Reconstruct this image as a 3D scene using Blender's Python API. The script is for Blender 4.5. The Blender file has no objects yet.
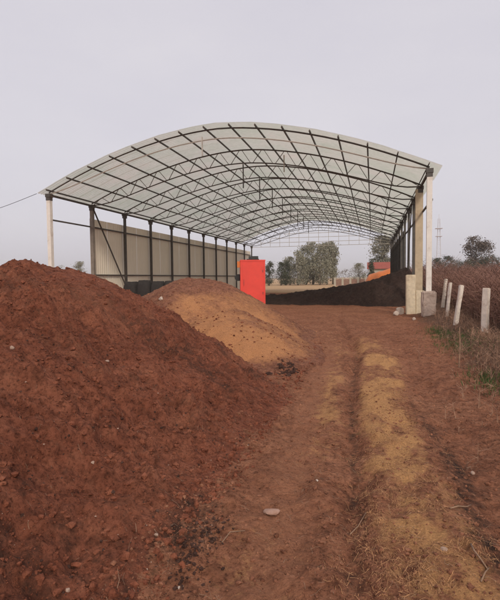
import bpy, bmesh, math, random
import numpy as np
from mathutils import Vector, Matrix
random.seed(7); RNG = np.random.default_rng(7)
R = math.radians
scene = bpy.context.scene
col = scene.collection

# ------------------------------------------------------------------ camera
F, XV, YH, ROLL, CAM_H = 460.0, 372.65, 278.0, -0.010, 1.6      # in pixels of the 500 x 600 photograph
YAW, PIT = math.atan((XV - 250) / F), math.atan((300 - YH) / F)
_fw = Vector((-math.sin(YAW), math.cos(YAW), 0)); _rt = Vector((math.cos(YAW), math.sin(YAW), 0)); _up = Vector((0, 0, 1))
_f2 = _fw * math.cos(PIT) - _up * math.sin(PIT); _u2 = _up * math.cos(PIT) + _fw * math.sin(PIT)
_r3 = _rt * math.cos(ROLL) + _u2 * math.sin(ROLL); _u3 = _u2 * math.cos(ROLL) - _rt * math.sin(ROLL)
cam_data = bpy.data.cameras.new('camera'); cam = bpy.data.objects.new('camera', cam_data); col.objects.link(cam)
cam.matrix_world = Matrix(((_r3.x, _u3.x, -_f2.x, 0), (_r3.y, _u3.y, -_f2.y, 0), (_r3.z, _u3.z, -_f2.z, CAM_H), (0, 0, 0, 1)))
cam_data.sensor_fit = 'HORIZONTAL'; cam_data.sensor_width = 36; cam_data.lens = F / 500 * 36
cam_data.clip_start = 0.05; cam_data.clip_end = 9000
scene.camera = cam

# ------------------------------------------------------------------ sky, sun, exposure
SUN_EL, SUN_AZ = 34.0, 152.0           # degrees; azimuth measured from +Y towards +X (behind the camera, to the right)
world = bpy.data.worlds.new('World'); scene.world = world; world.use_nodes = True
wn = world.node_tree; wn.nodes.clear()
w_out = wn.nodes.new('ShaderNodeOutputWorld'); w_bg = wn.nodes.new('ShaderNodeBackground')
w_sky = wn.nodes.new('ShaderNodeTexSky'); w_sky.sky_type = 'NISHITA'; w_sky.sun_disc = False
w_sky.sun_elevation = R(SUN_EL); w_sky.sun_rotation = R(SUN_AZ); w_sky.dust_density = 6; w_sky.air_density = 1.0; w_sky.ozone_density = 1.0
w_mix = wn.nodes.new('ShaderNodeMix'); w_mix.data_type = 'RGBA'; w_mix.inputs[0].default_value = 0.88   # an even layer of thin cloud over the sky
w_tc = wn.nodes.new('ShaderNodeTexCoord'); w_mp = wn.nodes.new('ShaderNodeMapping'); w_mp.inputs['Scale'].default_value = (1.0, 1.0, 2.6)
w_no = wn.nodes.new('ShaderNodeTexNoise'); w_no.inputs['Scale'].default_value = 1.7; w_no.inputs['Detail'].default_value = 5; w_no.inputs['Roughness'].default_value = .55
w_cr = wn.nodes.new('ShaderNodeValToRGB'); w_cr.color_ramp.elements[0].position = .3; w_cr.color_ramp.elements[1].position = .72
w_cr.color_ramp.elements[0].color = (.575, .55, .605, 1); w_cr.color_ramp.elements[1].color = (.64, .61, .645, 1)
w_sc = wn.nodes.new('ShaderNodeVectorMath'); w_sc.operation = 'SCALE'; w_sc.inputs['Scale'].default_value = 10.3
wn.links.new(w_tc.outputs['Generated'], w_mp.inputs[0]); wn.links.new(w_mp.outputs[0], w_no.inputs['Vector']); wn.links.new(w_no.outputs[0], w_cr.inputs[0])
wn.links.new(w_cr.outputs[0], w_sc.inputs[0]); wn.links.new(w_sc.outputs[0], w_mix.inputs[7])
wn.links.new(w_sky.outputs[0], w_mix.inputs[6]); wn.links.new(w_mix.outputs[2], w_bg.inputs[0])
w_bg.inputs[1].default_value = 0.10
wn.links.new(w_bg.outputs[0], w_out.inputs[0])
sun_d = bpy.data.lights.new('sun', 'SUN'); sun_d.energy = 1.5; sun_d.angle = R(10); sun_d.color = (1.0, 0.90, 0.78)
sun = bpy.data.objects.new('sun', sun_d); col.objects.link(sun)
_sd = Vector((math.sin(R(SUN_AZ)) * math.cos(R(SUN_EL)), math.cos(R(SUN_AZ)) * math.cos(R(SUN_EL)), math.sin(R(SUN_EL))))
sun.rotation_euler = _sd.to_track_quat('Z', 'Y').to_euler(); sun.location = (10, -20, 30)
scene.view_settings.view_transform = 'Standard'; scene.view_settings.look = 'None'
scene.view_settings.exposure = 0.28; scene.view_settings.gamma = 1.0; scene.view_settings.use_curve_mapping = False
scene.render.engine = 'CYCLES'
scene.render.resolution_x = 853; scene.render.resolution_y = 1024

# ------------------------------------------------------------------ pixel -> ray
def ray(px, py):
    a, b = px - 250, py - 300
    return _f2 + _r3 * (a / F) - _u3 * (b / F)
def at_y(px, py, Y):                    # the point on that ray at distance Y along the shed axis
    d = ray(px, py); return d * (Y / d.y) + Vector((0, 0, CAM_H))
def at_z(px, py, Z=0.0):                # the point on that ray at height Z
    d = ray(px, py); return d * ((Z - CAM_H) / d.z) + Vector((0, 0, CAM_H))

# ------------------------------------------------------------------ helpers
def tag(o, label=None, cat=None, group=None, kind=None):
    if label: o['label'] = label
    if cat: o['category'] = cat
    if group: o['group'] = group
    if kind: o['kind'] = kind
    return o
def empty(name, loc=(0, 0, 0), parent=None):
    o = bpy.data.objects.new(name, None); col.objects.link(o); o.location = loc; o.empty_display_size = .2
    if parent: o.parent = parent
    return o
def link(name, me, mat=None, parent=None, loc=None, rot=None):
    o = bpy.data.objects.new(name, me); col.objects.link(o)
    if mat and not me.materials: me.materials.append(mat)
    if parent: o.parent = parent
    if loc is not None: o.location = loc
    if rot is not None: o.rotation_euler = rot
    return o
def mesh_np(name, V, Fc, smooth=False):          # faces: (n,3) or (n,4) int array
    V = np.asarray(V, np.float32); Fc = np.asarray(Fc, np.int32)
    me = bpy.data.meshes.new(name); n, k = Fc.shape
    me.vertices.add(len(V)); me.vertices.foreach_set('co', V.ravel())
    me.loops.add(n * k); me.loops.foreach_set('vertex_index', Fc.ravel())
    me.polygons.add(n); me.polygons.foreach_set('loop_start', np.arange(0, n * k, k, dtype=np.int32))
    me.polygons.foreach_set('loop_total', np.full(n, k, np.int32))
    me.polygons.foreach_set('use_smooth', np.full(n, smooth, bool))
    me.update(calc_edges=True); me.validate()
    return me
def attr(me, name, vals):
    a = me.attributes.new(name, 'FLOAT', 'POINT'); a.data.foreach_set('value', np.asarray(vals, np.float32).ravel())
class MB:
    def __init__(s): s.v = []; s.f = []
    def box(s, c, size, rot=None):
        b = len(s.v); hx, hy, hz = size[0] / 2, size[1] / 2, size[2] / 2
        for z in (-hz, hz):
            for x, y in ((-hx, -hy), (hx, -hy), (hx, hy), (-hx, hy)):
                p = Vector((x, y, z))
                if rot is not None: p = rot @ p
                s.v.append(tuple(p + Vector(c)))
        for q in ((0, 3, 2, 1), (4, 5, 6, 7), (0, 1, 5, 4), (1, 2, 6, 5), (2, 3, 7, 6), (3, 0, 4, 7)): s.f.append(tuple(b + i for i in q))
        return s
    def bar(s, p, q, w, d=None):          # square bar from p to q
        p, q = Vector(p), Vector(q); dr = q - p
        rot = dr.to_track_quat('Z', 'Y').to_matrix()
        return s.box((p + q) / 2, (w, d or w, dr.length), rot)
    def tube(s, pts, r, n=6, caps=True):
        pts = [Vector(p) for p in pts]; b = len(s.v); m = len(pts)
        rr = r if isinstance(r, (list, tuple)) else [r] * m
        for i, p in enumerate(pts):
            d = (pts[min(i + 1, m - 1)] - pts[max(i - 1, 0)]).normalized()
            a = d.cross(Vector((0.123, 0.2, 1))).normalized() if abs(d.z) < .95 else d.cross(Vector((0, 1, 0))).normalized()
            c = d.cross(a)
            for k in range(n):
                t = 2 * math.pi * k / n; s.v.append(tuple(p + (a * math.cos(t) + c * math.sin(t)) * rr[i]))
        for i in range(m - 1):
            for k in range(n):
                s.f.append((b + i * n + k, b + i * n + (k + 1) % n, b + (i + 1) * n + (k + 1) % n, b + (i + 1) * n + k))
        if caps:
            s.f.append(tuple(b + k for k in range(n))[::-1]); s.f.append(tuple(b + (m - 1) * n + k for k in range(n)))
        return s
    def mesh(s, name, bevel=0, smooth=False):
        me = bpy.data.meshes.new(name); me.from_pydata(s.v, [], s.f)
        bm = bmesh.new(); bm.from_mesh(me); bmesh.ops.recalc_face_normals(bm, faces=bm.faces)
        if bevel: bmesh.ops.bevel(bm, geom=bm.edges[:], offset=bevel, segments=2, affect='EDGES', profile=.6)
        if smooth:
            for f in bm.faces: f.smooth = True
        bm.to_mesh(me); bm.free(); me.update(); return me
    def build(s, name, mat, parent=None, bevel=0, smooth=False): return link(name, s.mesh(name, bevel, smooth), mat, parent)

# ---- numpy noise
def _hash(ix, iy, seed):
    h = (ix.astype(np.int64) * 374761393 + iy.astype(np.int64) * 668265263 + seed * 1442695041) & 0xFFFFFFFF
    h = ((h ^ (h >> 13)) * 1274126177) & 0xFFFFFFFF
    return ((h ^ (h >> 16)) & 0xFFFF) / 65535.0
def vnoise(x, y, seed=0):
    x = np.asarray(x, float); y = np.asarray(y, float)
    ix, iy = np.floor(x), np.floor(y); fx, fy = x - ix, y - iy
    fx = fx * fx * fx * (fx * (fx * 6 - 15) + 10); fy = fy * fy * fy * (fy * (fy * 6 - 15) + 10)
    a = _hash(ix, iy, seed); b = _hash(ix + 1, iy, seed); c = _hash(ix, iy + 1, seed); d = _hash(ix + 1, iy + 1, seed)
    return (a + (b - a) * fx) * (1 - fy) + (c + (d - c) * fx) * fy - .5
def fbm(x, y, seed=0, oct=4, gain=.5, lac=2.07):
    s = 0; a = 1.0; x = np.asarray(x, float); y = np.asarray(y, float)
    for o in range(oct):
        s = s + a * vnoise(x, y, seed + o * 17)
        x, y = x * lac * .8 - y * lac * .6 + 3.1, x * lac * .6 + y * lac * .8 + 1.7; a *= gain
    return s
def sstep(a, b, x): t = np.clip((np.asarray(x, float) - a) / (b - a), 0, 1); return t * t * (3 - 2 * t)
def smin(a, b, k): h = np.clip(.5 + .5 * (b - a) / k, 0, 1); return b * (1 - h) + a * h - k * h * (1 - h)
def smax(a, b, k): return -smin(-a, -b, k)

# ------------------------------------------------------------------ materials
def new_mat(name):
    m = bpy.data.materials.new(name); m.use_nodes = True; nt = m.node_tree; b = nt.nodes['Principled BSDF']; return m, nt, b
def N(nt, t, **kw):
    n = nt.nodes.new(t)
    for k, v in kw.items(): setattr(n, k, v)
    return n
def noise(nt, scale, detail=6, rough=.6, vec=None):
    n = N(nt, 'ShaderNodeTexNoise'); n.inputs['Scale'].default_value = scale; n.inputs['Detail'].default_value = detail; n.inputs['Roughness'].default_value = rough
    if vec is not None: nt.links.new(vec, n.inputs['Vector'])
    return n
def ramp(nt, src, stops):
    r = N(nt, 'ShaderNodeValToRGB'); e = r.color_ramp.elements
    while len(e) < len(stops): e.new(.5)
    for i, (p, c) in enumerate(stops): e[i].position = p; e[i].color = (*c, 1) if len(c) == 3 else c
    nt.links.new(src, r.inputs[0]); return r
def mixc(nt, fac, a, b, mode='MIX'):
    m = N(nt, 'ShaderNodeMix', data_type='RGBA', blend_type=mode)
    for i, s in ((0, fac), (6, a), (7, b)):
        if isinstance(s, (int, float)): m.inputs[i].default_value = s
        elif isinstance(s, tuple): m.inputs[i].default_value = (*s, 1)
        else: nt.links.new(s, m.inputs[i])
    return m.outputs[2]
def gpos(nt): return N(nt, 'ShaderNodeNewGeometry').outputs['Position']
def bump(nt, b, src, strength, dist):
    n = N(nt, 'ShaderNodeBump'); n.inputs['Strength'].default_value = strength; n.inputs['Distance'].default_value = dist
    nt.links.new(src, n.inputs['Height']); nt.links.new(n.outputs[0], b.inputs['Normal'])
def soil_mat(name, dark, mid, light, straw=None, extra=None, bscale=1.0, seed_scale=1.0):
    m, nt, b = new_mat(name); p = gpos(nt)
    n1 = noise(nt, .9 * seed_scale, 5, .6, p); n2 = noise(nt, 7, 8, .65, p); n3 = noise(nt, 45, 6, .7, p)
    c1 = ramp(nt, n1.outputs[0], [(.3, dark), (.52, mid), (.72, light)]).outputs[0]
    c2 = ramp(nt, n2.outputs[0], [(.30, tuple(x * .38 for x in dark)), (.5, mid), (.75, tuple(min(1, x * 1.25) for x in light))]).outputs[0]
    c = mixc(nt, .5, c1, c2)
    sp = ramp(nt, n3.outputs[0], [(.34, (.30, .28, .27)), (.48, (1, 1, 1)), (.64, (1.0, 1.0, 1.0)), (.74, (1.7, 1.75, 1.8))]).outputs[0]
    c = mixc(nt, .85, c, sp, 'MULTIPLY')
    n6 = noise(nt, 19, 5, .7, p); c = mixc(nt, .8, c, ramp(nt, n6.outputs[0], [(.34, (.42, .38, .36)), (.50, (1, 1, 1)), (.70, (1.25, 1.28, 1.3))]).outputs[0], 'MULTIPLY')
    def attr_mask(an, colr, lo, hi):
        nonlocal c
        a = N(nt, 'ShaderNodeAttribute', attribute_name=an)
        mm = N(nt, 'ShaderNodeMath', operation='ADD'); nt.links.new(a.outputs['Fac'], mm.inputs[0])
        n4 = noise(nt, 11, 7, .7, p); sc = N(nt, 'ShaderNodeMath', operation='MULTIPLY_ADD'); nt.links.new(n4.outputs[0], sc.inputs[0]); sc.inputs[1].default_value = 1.9; sc.inputs[2].default_value = -.95
        nt.links.new(sc.outputs[0], mm.inputs[1])
        rr = ramp(nt, mm.outputs[0], [(lo, (0, 0, 0)), (hi, (1, 1, 1))])
        n5 = noise(nt, 60, 5, .7, p)
        cc = ramp(nt, n5.outputs[0], [(.3, tuple(x * .55 for x in colr)), (.6, colr), (.8, tuple(min(1, x * 1.35) for x in colr))]).outputs[0]
        c = mixc(nt, rr.outputs[0], c, cc)
    for an, colr, lo, hi in (extra or []): attr_mask(an, colr, lo, hi)
    nt.links.new(c, b.inputs['Base Color']); b.inputs['Roughness'].default_value = .95; b.inputs['Specular IOR Level'].default_value = .15
    ad = N(nt, 'ShaderNodeMath', operation='ADD'); nt.links.new(n2.outputs[0], ad.inputs[0])
    ad2 = N(nt, 'ShaderNodeMath', operation='MULTIPLY'); nt.links.new(n3.outputs[0], ad2.inputs[0]); ad2.inputs[1].default_value = .45
    nt.links.new(ad2.outputs[0], ad.inputs[1]); bump(nt, b, ad.outputs[0], 1.0, .06 * bscale)
    return m
def plain(name, colr, rough=.7, var=.18, scale=6, metal=0, bmp=.0, dirt=None, coat=0):
    m, nt, b = new_mat(name)
    tc = N(nt, 'ShaderNodeTexCoord').outputs['Object']
    n1 = noise(nt, scale, 6, .65, tc)
    c = ramp(nt, n1.outputs[0], [(.3, tuple(x * (1 - var) for x in colr)), (.7, tuple(min(1, x * (1 + var)) for x in colr))]).outputs[0]
    if dirt:
        n2 = noise(nt, scale * .45, 8, .7, tc); rr = ramp(nt, n2.outputs[0], [(.52, (0, 0, 0)), (.68, (1, 1, 1))])
        c = mixc(nt, rr.outputs[0], c, dirt)
    nt.links.new(c, b.inputs['Base Color']); b.inputs['Roughness'].default_value = rough; b.inputs['Metallic'].default_value = metal
    if bmp: bump(nt, b, n1.outputs[0], .6, bmp)
    return m
RED_D, RED_M, RED_L = (.149, .0475, .026), (.25, .084, .0465), (.335, .135, .077)
M = {}
M['ground'] = soil_mat('trodden_soil', (.20, .075, .041), (.32, .134, .073), (.415, .20, .115),
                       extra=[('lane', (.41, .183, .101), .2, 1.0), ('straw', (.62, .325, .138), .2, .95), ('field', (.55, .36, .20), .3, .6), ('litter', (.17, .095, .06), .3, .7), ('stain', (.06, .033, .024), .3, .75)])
M['mound'] = soil_mat('red_soil', RED_D, RED_M, RED_L, extra=[('dry', (.31, .13, .074), .2, 1.1), ('stain', (.07, .036, .025), .3, .9)])
M['tan'] = soil_mat('tan_soil', (.18, .072, .043), (.27, .115, .070), (.34, .16, .10), extra=[('straw', (.58, .272, .122), .1, .95)])
M['compost'] = soil_mat('black_compost', (.026, .016, .012), (.045, .027, .021), (.075, .046, .036))
M['clod'] = soil_mat('clod_soil', RED_D, RED_M, RED_L, bscale=.6)
M['roadclod'] = soil_mat('road_crumb_soil', (.17, .066, .038), (.30, .128, .074), (.42, .22, .125), bscale=.5)
M['darkclod'] = soil_mat('dark_clod_soil', (.055, .028, .021), (.09, .046, .034), (.14, .08, .058), bscale=.6)
M['straw'] = plain('straw', (.40, .205, .092), .8, .55, 25)
M['twig'] = plain('dry_twig', (.26, .16, .10), .85, .4, 14)
M['steel'] = plain('dark_steel', (.07, .061, .052), .6, .35, 4, dirt=(.10, .055, .035))
M['webgrey'] = plain('grey_web_steel', (.13, .118, .10), .6, .3, 4, dirt=(.14, .085, .055))
M['taupe'] = plain('taupe_paint', (.22, .185, .15), .7, .2, 3, dirt=(.12, .085, .06))
M['cream'] = plain('cream_paint', (.76, .71, .64), .6, .08, 5, dirt=(.58, .50, .42))
M['tanpaint'] = plain('tan_paint', (.50, .40, .27), .7, .12, 4, dirt=(.38, .28, .18))
M['palesteel'] = plain('pale_steel', (.42, .38, .33), .55, .15, 5)
M['block'] = plain('cream_concrete', (.66, .56, .40), .85, .15, 7, bmp=.01, dirt=(.50, .39, .26))
M['pedestal'] = plain('pinkish_concrete', (.43, .335, .28), .9, .2, 9, bmp=.015, dirt=(.24, .16, .12))
M['stone'] = plain('pale_stone', (.38, .26, .195), .85, .2, 12, bmp=.006, dirt=(.33, .22, .16))
M['pinkstone'] = plain('pinkish_stone', (.36, .22, .165), .85, .25, 14, bmp=.006, dirt=(.26, .14, .09))
M['whitestone'] = plain('white_stone', (.50, .41, .34), .85, .2, 10, bmp=.01, dirt=(.4, .29, .22))
M['post'] = plain('whitewashed_post', (.72, .63, .54), .85, .15, 9, bmp=.006, dirt=(.46, .34, .26))
M['red'] = plain('red_paint', (.76, .058, .038), .55, .08, 2.2, dirt=(.62, .07, .045))
M['redworn'] = plain('worn_red_paint', (.50, .05, .035), .6, .2, 6, dirt=(.25, .07, .05))
M['orange'] = plain('orange_tarpaulin', (.62, .17, .03), .6, .12, 1.2, bmp=.03)
M['black'] = plain('black_rubber', (.012, .012, .012), .6, .2, 8)
M['wallpanel'] = plain('beige_wall_sheet', (.84, .76, .62), .6, .05, .7, dirt=(.72, .62, .47))
M['shadedwall'] = plain('shaded_wall_sheet', (.03, .025, .022), .7, .2, 3)  # backlit shade of the right wall's inner face put into the colour
M['bag'] = plain('black_bag', (.022, .018, .016), .85, .3, 8, bmp=.02)
M['trunk'] = plain('pale_bark', (.22, .185, .15), .9, .25, 3)
M['darktrunk'] = plain('dark_bark', (.07, .055, .045), .9, .25, 3)
M['houseroof'] = plain('red_tile_roof', (.30, .07, .045), .8, .15, 2)
M['housewall'] = plain('cream_house_wall', (.42, .38, .30), .9, .1, 1)
M['glass'] = plain('dark_glass', (.03, .035, .04), .15, .1, 2)
M['brickwall'] = plain('far_brick', (.25, .15, .11), .9, .2, 3)
M['mast'] = plain('galvanised_mast', (.6, .59, .6), .6, .1, 2)
def leaf_mat(name, colr, var=.22):
    m, nt, b = new_mat(name)
    n1 = noise(nt, .8, 5, .6, gpos(nt)); n2 = noise(nt, 9, 3, .6, gpos(nt))
    ad = N(nt, 'ShaderNodeMath', operation='ADD'); nt.links.new(n1.outputs[0], ad.inputs[0]); nt.links.new(n2.outputs[0], ad.inputs[1])
    c = ramp(nt, ad.outputs[0], [(.75, tuple(x * (1 - var) for x in colr)), (1.2, tuple(x * (1 + var) for x in colr))]).outputs[0]
    nt.links.new(c, b.inputs['Base Color']); b.inputs['Roughness'].default_value = .8; b.inputs['Specular IOR Level'].default_value = .2
    return m
M['leafpop'] = leaf_mat('grey_green_leaf', (.22, .21, .155))
M['leafdark'] = leaf_mat('dark_leaf', (.075, .08, .052))
M['leafbrown'] = leaf_mat('brown_leaf', (.13, .10, .078))
M['grass'] = leaf_mat('green_grass', (.06, .085, .026))
M['brush'] = leaf_mat('red_brown_brush', (.175, .092, .068), .4)
M['brush2'] = leaf_mat('straw_brown_brush', (.25, .15, .10), .4)
# translucent corrugated roof sheet
def roof_mat():
    m = bpy.data.materials.new('translucent_roof_sheet'); m.use_nodes = True; nt = m.node_tree; nt.nodes.clear()
    out = N(nt, 'ShaderNodeOutputMaterial'); d = N(nt, 'ShaderNodeBsdfDiffuse'); t = N(nt, 'ShaderNodeBsdfTranslucent'); mx = N(nt, 'ShaderNodeMixShader')
    n1 = noise(nt, .55, 5, .65, gpos(nt)); n2 = noise(nt, 6, 5, .6, gpos(nt))
    c = ramp(nt, n1.outputs[0], [(.32, (.68, .72, .61)), (.52, (.77, .77, .68)), (.72, (.81, .76, .68))]).outputs[0]
    c = mixc(nt, .35, c, ramp(nt, n2.outputs[0], [(.3, (.72, .70, .66)), (.7, (1, 1, 1))]).outputs[0], 'MULTIPLY')
    nt.links.new(c, d.inputs[0]); nt.links.new(c, t.inputs[0]); mx.inputs[0].default_value = .72
    nt.links.new(d.outputs[0], mx.inputs[1]); nt.links.new(t.outputs[0], mx.inputs[2]); nt.links.new(mx.outputs[0], out.inputs[0])
    return m
M['roof'] = roof_mat()

# ------------------------------------------------------------------ terrain heights
def rut_x(y): return .02 - .045 * np.minimum(y, 6.) - .03 * np.clip(y - 6, 0, 6) - .12 * np.clip(y - 11, 0, 8)
def ground_h(x, y):
    x = np.asarray(x, float); y = np.asarray(y, float)
    near = np.exp(-np.maximum(y - 14, 0) / 12)
    h = .05 * fbm(x * .35, y * .35, 3, 4) + .035 * fbm(x * 1.3, y * 1.1, 9, 4) + .045 * near * fbm(x * 5, y * 4.2, 21, 5, .62)
    r = x - rut_x(y)
    w = .12 + .09 * vnoise(y * 1.5, y * 0, 5); r = r + .09 * fbm(y * 1.4, x * .6, 55, 3)
    h = h - near * (.085 + .08 * vnoise(y * 1.7, y * 0 + 4, 8)) * (.35 + .65 * sstep(2.2, 4.6, y)) * np.exp(-(r / w) ** 2)           # narrow left rut
    h = h + near * .022 * np.exp(-((r - .45) / .36) ** 2)                                          # crown between the tracks
    h = h - near * .055 * np.exp(-((r - 1.02) / .26) ** 2)                                         # broad right track
    h = h - near * .03 * np.exp(-((r + .50) / .28) ** 2)
    h = h + .22 * sstep(1.5, 2.6, x + .12 * fbm(y * .5, x * .5, 31, 3)) * sstep(60, 14, y)          # verge
    return h
def mound_env(x, y):       # big red mound
    w = .22 * fbm(x * .45, y * .45, 61, 3)
    right = -.98 - .01 * np.clip(4 - y, 0, 9) ** 2 - x              # distance inside the right toe
    far = ((-1.0 - x) * .85 + (6.45 - y) * .53) * 1.16               # far toe runs back to the left
    far2 = (12.9 - y) * .98
    left = x + 13.5; near = y + 4.5
    d = smin(smin(smin(right, far, .5), far2, .9), smin(left, near, 1.0), .9) + w
    d = np.maximum(d, -.4)
    h = .54 * smax(d, d * 0, .35) - .06
    cap = 1.57 + .30 * np.exp(-(((x + 6.1) / .95) ** 2 + ((y - 7.3) / 2.2) ** 2)) + .06 * fbm(x * .7, y * .7, 44, 3)
    return smin(h, cap, .22)
def mound_h(x, y):
    e = mound_env(x, y); k = sstep(-.05, .3, e)
    n = .15 * fbm(x * 1.1, y * 1.1, 71, 4) + .10 * fbm(x * 3.4, y * 2.8, 75, 5, .62) + .05 * np.abs(fbm(x * 10, y * 9, 79, 4, .62))
    am = .35 + 1.3 * sstep(-.25, .3, fbm(x * .55, y * .5, 181, 3)); n = .15 * fbm(x * 1.1, y * 1.1, 71, 4) + (n - .15 * fbm(x * 1.1, y * 1.1, 71, 4)) * am   # crumbly and slumped patches
    g = .13 * np.clip(fbm(y * 2.2 + .5 * x, x * .45, 88, 3), 0, 1)     # runnels down the slope
    return e + k * (n - g) - .02 - .4 * sstep(-.005, -.05, e)
def tan_env(x, y):
    a = np.arctan2(y - 12.7, x + 5.1)
    rr = 3.30 + .3 * fbm(np.cos(a) * 1.3 + 5, np.sin(a) * 1.3, 91, 3) + .42 * np.cos(a + .9)
    d = rr - np.sqrt(((x + 5.1)) ** 2 + ((y - 12.7) * .82) ** 2)
    h = .60 * smax(d, d * 0, .4) - .08
    d2 = 2.15 + .25 * fbm(x * .8, y * .8, 92, 3) - np.sqrt((x + 3.0) ** 2 + ((y - 9.5) * .86) ** 2)
    h2 = smin(.52 * smax(d2, d2 * 0, .4) - .08, .98 + 0 * x, .3)
    return smax(smin(h, 1.62 - .03 * (x + 5.1), .3), h2, .25)
def tan_h(x, y):
    e = tan_env(x, y); k = sstep(-.05, .3, e)
    return e + k * (.10 * fbm(x * 1.0, y * 1.0, 95, 4) + .05 * fbm(x * 4, y * 3.4, 97, 4, .6) + .02 * np.abs(fbm(x * 11, y * 10, 99, 3, .6))) - .02 - .4 * sstep(.03, -.012, e)
def comp_env(x, y):
    top = np.interp(x, [-9, -6.5, -4.6, -2.7, -1.4, -.15, .7, 1.5, 2.6], [.2, .33, .55, .80, 1.02, 1.27, 1.55, 1.9, 2.35]) + .05 * fbm(x * .6, y * .4, 15, 3)
    f = y - (26.6 - .10 * (x + 3)) + .9 * fbm(x * .6, y * .5, 18, 4); bk = 33.5 - y; lf = x + 9.6; rt = 3.6 - x
    d = smin(smin(f, bk, .8), smin(lf, rt * 1.6, .3), .4)
    return smin(.85 * smax(d, d * 0, .3) - .1, top, .25)
def comp_h(x, y):
    e = comp_env(x, y); k = sstep(-.05, .3, e)
    return e + k * (.13 * fbm(x * 1.2, y * 1.2, 115, 4) + .14 * fbm(x * 3.6, y * 3.6, 117, 4))
def surf_h(x, y):
    x = np.asarray(x, float); y = np.asarray(y, float)
    h = ground_h(x, y)
    h = np.where((y < 13.2) & (x < -.2), np.maximum(h, mound_h(x, y)), h)
    return np.where((np.abs(y - 12.2) < 6) & (np.abs(x + 4.7) < 5.5), np.maximum(h, tan_h(x, y)), h)
def sh(x, y): return float(surf_h(np.array([x]), np.array([y]))[0])

def grid_mesh(name, xs, ys, hf):
    X, Y = np.meshgrid(xs, ys); Z = hf(X, Y); nx, ny = len(xs), len(ys)
    i = np.arange(nx * ny).reshape(ny, nx)
    fc = np.stack([i[:-1, :-1], i[:-1, 1:], i[1:, 1:], i[1:, :-1]], -1).reshape(-1, 4)
    return mesh_np(name, np.stack([X, Y, Z], -1).reshape(-1, 3), fc, True), X, Y, Z
def stretched(a, b, d0, grow, lim): # positions from a outward to b with growing spacing
    out = [a]; d = d0
    while abs(out[-1] - a) < abs(b - a): out.append(out[-1] + math.copysign(min(d, lim), b - a)); d *= grow
    return out
# ---- ground
xs = np.array(sorted(set(stretched(-1.4, -3000, .05, 1.045, 400)[1:] + list(np.arange(-1.4, 2.6, .022)) + stretched(2.6, 3000, .05, 1.05, 400))))
ys = [1.2]
while ys[-1] < 60: ys.append(ys[-1] + max(.014, .0085 * ys[-1]))
ys = np.array(sorted(set(stretched(1.2, -400, .06, 1.12, 100)[1:] + ys + stretched(ys[-1] + .6, 4500, .8, 1.06, 400))))
me, X, Y, Z = grid_mesh('ground', xs, ys, ground_h)
r = X - rut_x(Y)
straw = 1.1 * np.exp(-((r - .42 - .04 * np.sin(Y * .9)) / (.33 + .12 * fbm(Y * .7, X * .7, 6, 3))) ** 4) * sstep(14, 8, Y)
straw += .6 * np.exp(-((r + .28) / .18) ** 2) * sstep(3.4, 5, Y) * sstep(14, 9, Y)
straw += .35 * np.exp(-((r + .62) / .3) ** 2) * sstep(3.4, 2.2, Y)
straw *= 1 - .5 * np.exp(-((Y - 2.65) / .3) ** 2)
straw *= np.clip(.72 + 2.0 * fbm(X * 2.6, Y * 1.5, 41, 5, .65), .28, 1.2)
attr(me, 'straw', straw)
attr(me, 'lane', (.75 * np.exp(-((r + .48) / .26) ** 2) + .25 * np.exp(-((r - 1.0) / .2) ** 2)) * sstep(16, 9, Y))
attr(me, 'field', sstep(46, 52, Y) * (X < 8))
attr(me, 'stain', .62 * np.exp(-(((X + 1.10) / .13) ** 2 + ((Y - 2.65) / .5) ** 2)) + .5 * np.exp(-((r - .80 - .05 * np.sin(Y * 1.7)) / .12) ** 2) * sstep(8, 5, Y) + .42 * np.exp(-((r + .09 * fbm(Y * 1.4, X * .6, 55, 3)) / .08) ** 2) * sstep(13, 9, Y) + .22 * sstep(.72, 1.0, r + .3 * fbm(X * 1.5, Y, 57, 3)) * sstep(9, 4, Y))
attr(me, 'litter', .75 * sstep(1.1, 2.2, X + .3 * fbm(X, Y, 12, 3)) * sstep(90, 60, Y))
tag(link('ground', me, M['ground']), kind='structure')
# ---- soil mounds
xs = np.concatenate([np.arange(-13.6, -7.5, .12), np.arange(-7.5, -.3, .026)]); ys = np.concatenate([np.arange(-4.6, 0.4, .1), np.arange(.4, 5.5, .024), np.arange(5.5, 12.9, .045)])
me, X, Y, Z = grid_mesh('soil_mound', xs, ys, mound_h)
attr(me, 'stain', .7 * np.exp(-(((X + 1.12) / .17) ** 2 + ((Y - 2.65) / .45) ** 2)) + .22 * sstep(4.5, 1.5, Y) + .30 * sstep(.05, .35, fbm(X * .8, Y * .6, 131, 4)) + .30 * sstep(.05, .4, fbm(Y * 2.4 + .5 * X, X * .5, 133, 3)))
attr(me, 'dry', .36 * sstep(.02, .4, fbm(X * .6 + 9, Y * .7, 151, 4)) * sstep(1.5, 5, Y) + .2 * sstep(.1, .4, fbm(Y * 3 + X, X * .6, 153, 3)))
tag(link('soil_mound', me, M['mound']), 'huge red-brown soil mound filling the left foreground', 'soil mound')
me, X, Y, Z = grid_mesh('soil_mound', np.arange(-9.4, .2, .04), np.arange(6.2, 18.2, .05), tan_h)
attr(me, 'straw', sstep(3.3, 1.3, np.sqrt((X + 2.5) ** 2 + ((Y - 9.7) * .8) ** 2) + 1.3 * fbm(X * .8, Y * .8, 121, 4)) * sstep(1.3, .95, Z + .35 * fbm(X * .8, Y * .8, 122, 3)) * sstep(.0, .25, Z) * (.8 + .9 * fbm(X * 1.5, Y * 1.5, 123, 3)))
tag(link('soil_mound', me, M['tan']), 'smaller mound with a straw-coloured sandy face in front of the red box', 'soil mound')
me, X, Y, Z = grid_mesh('compost_heap', np.arange(-10.2, 4.1, .08), np.arange(25, 34.5, .09), comp_h)
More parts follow.
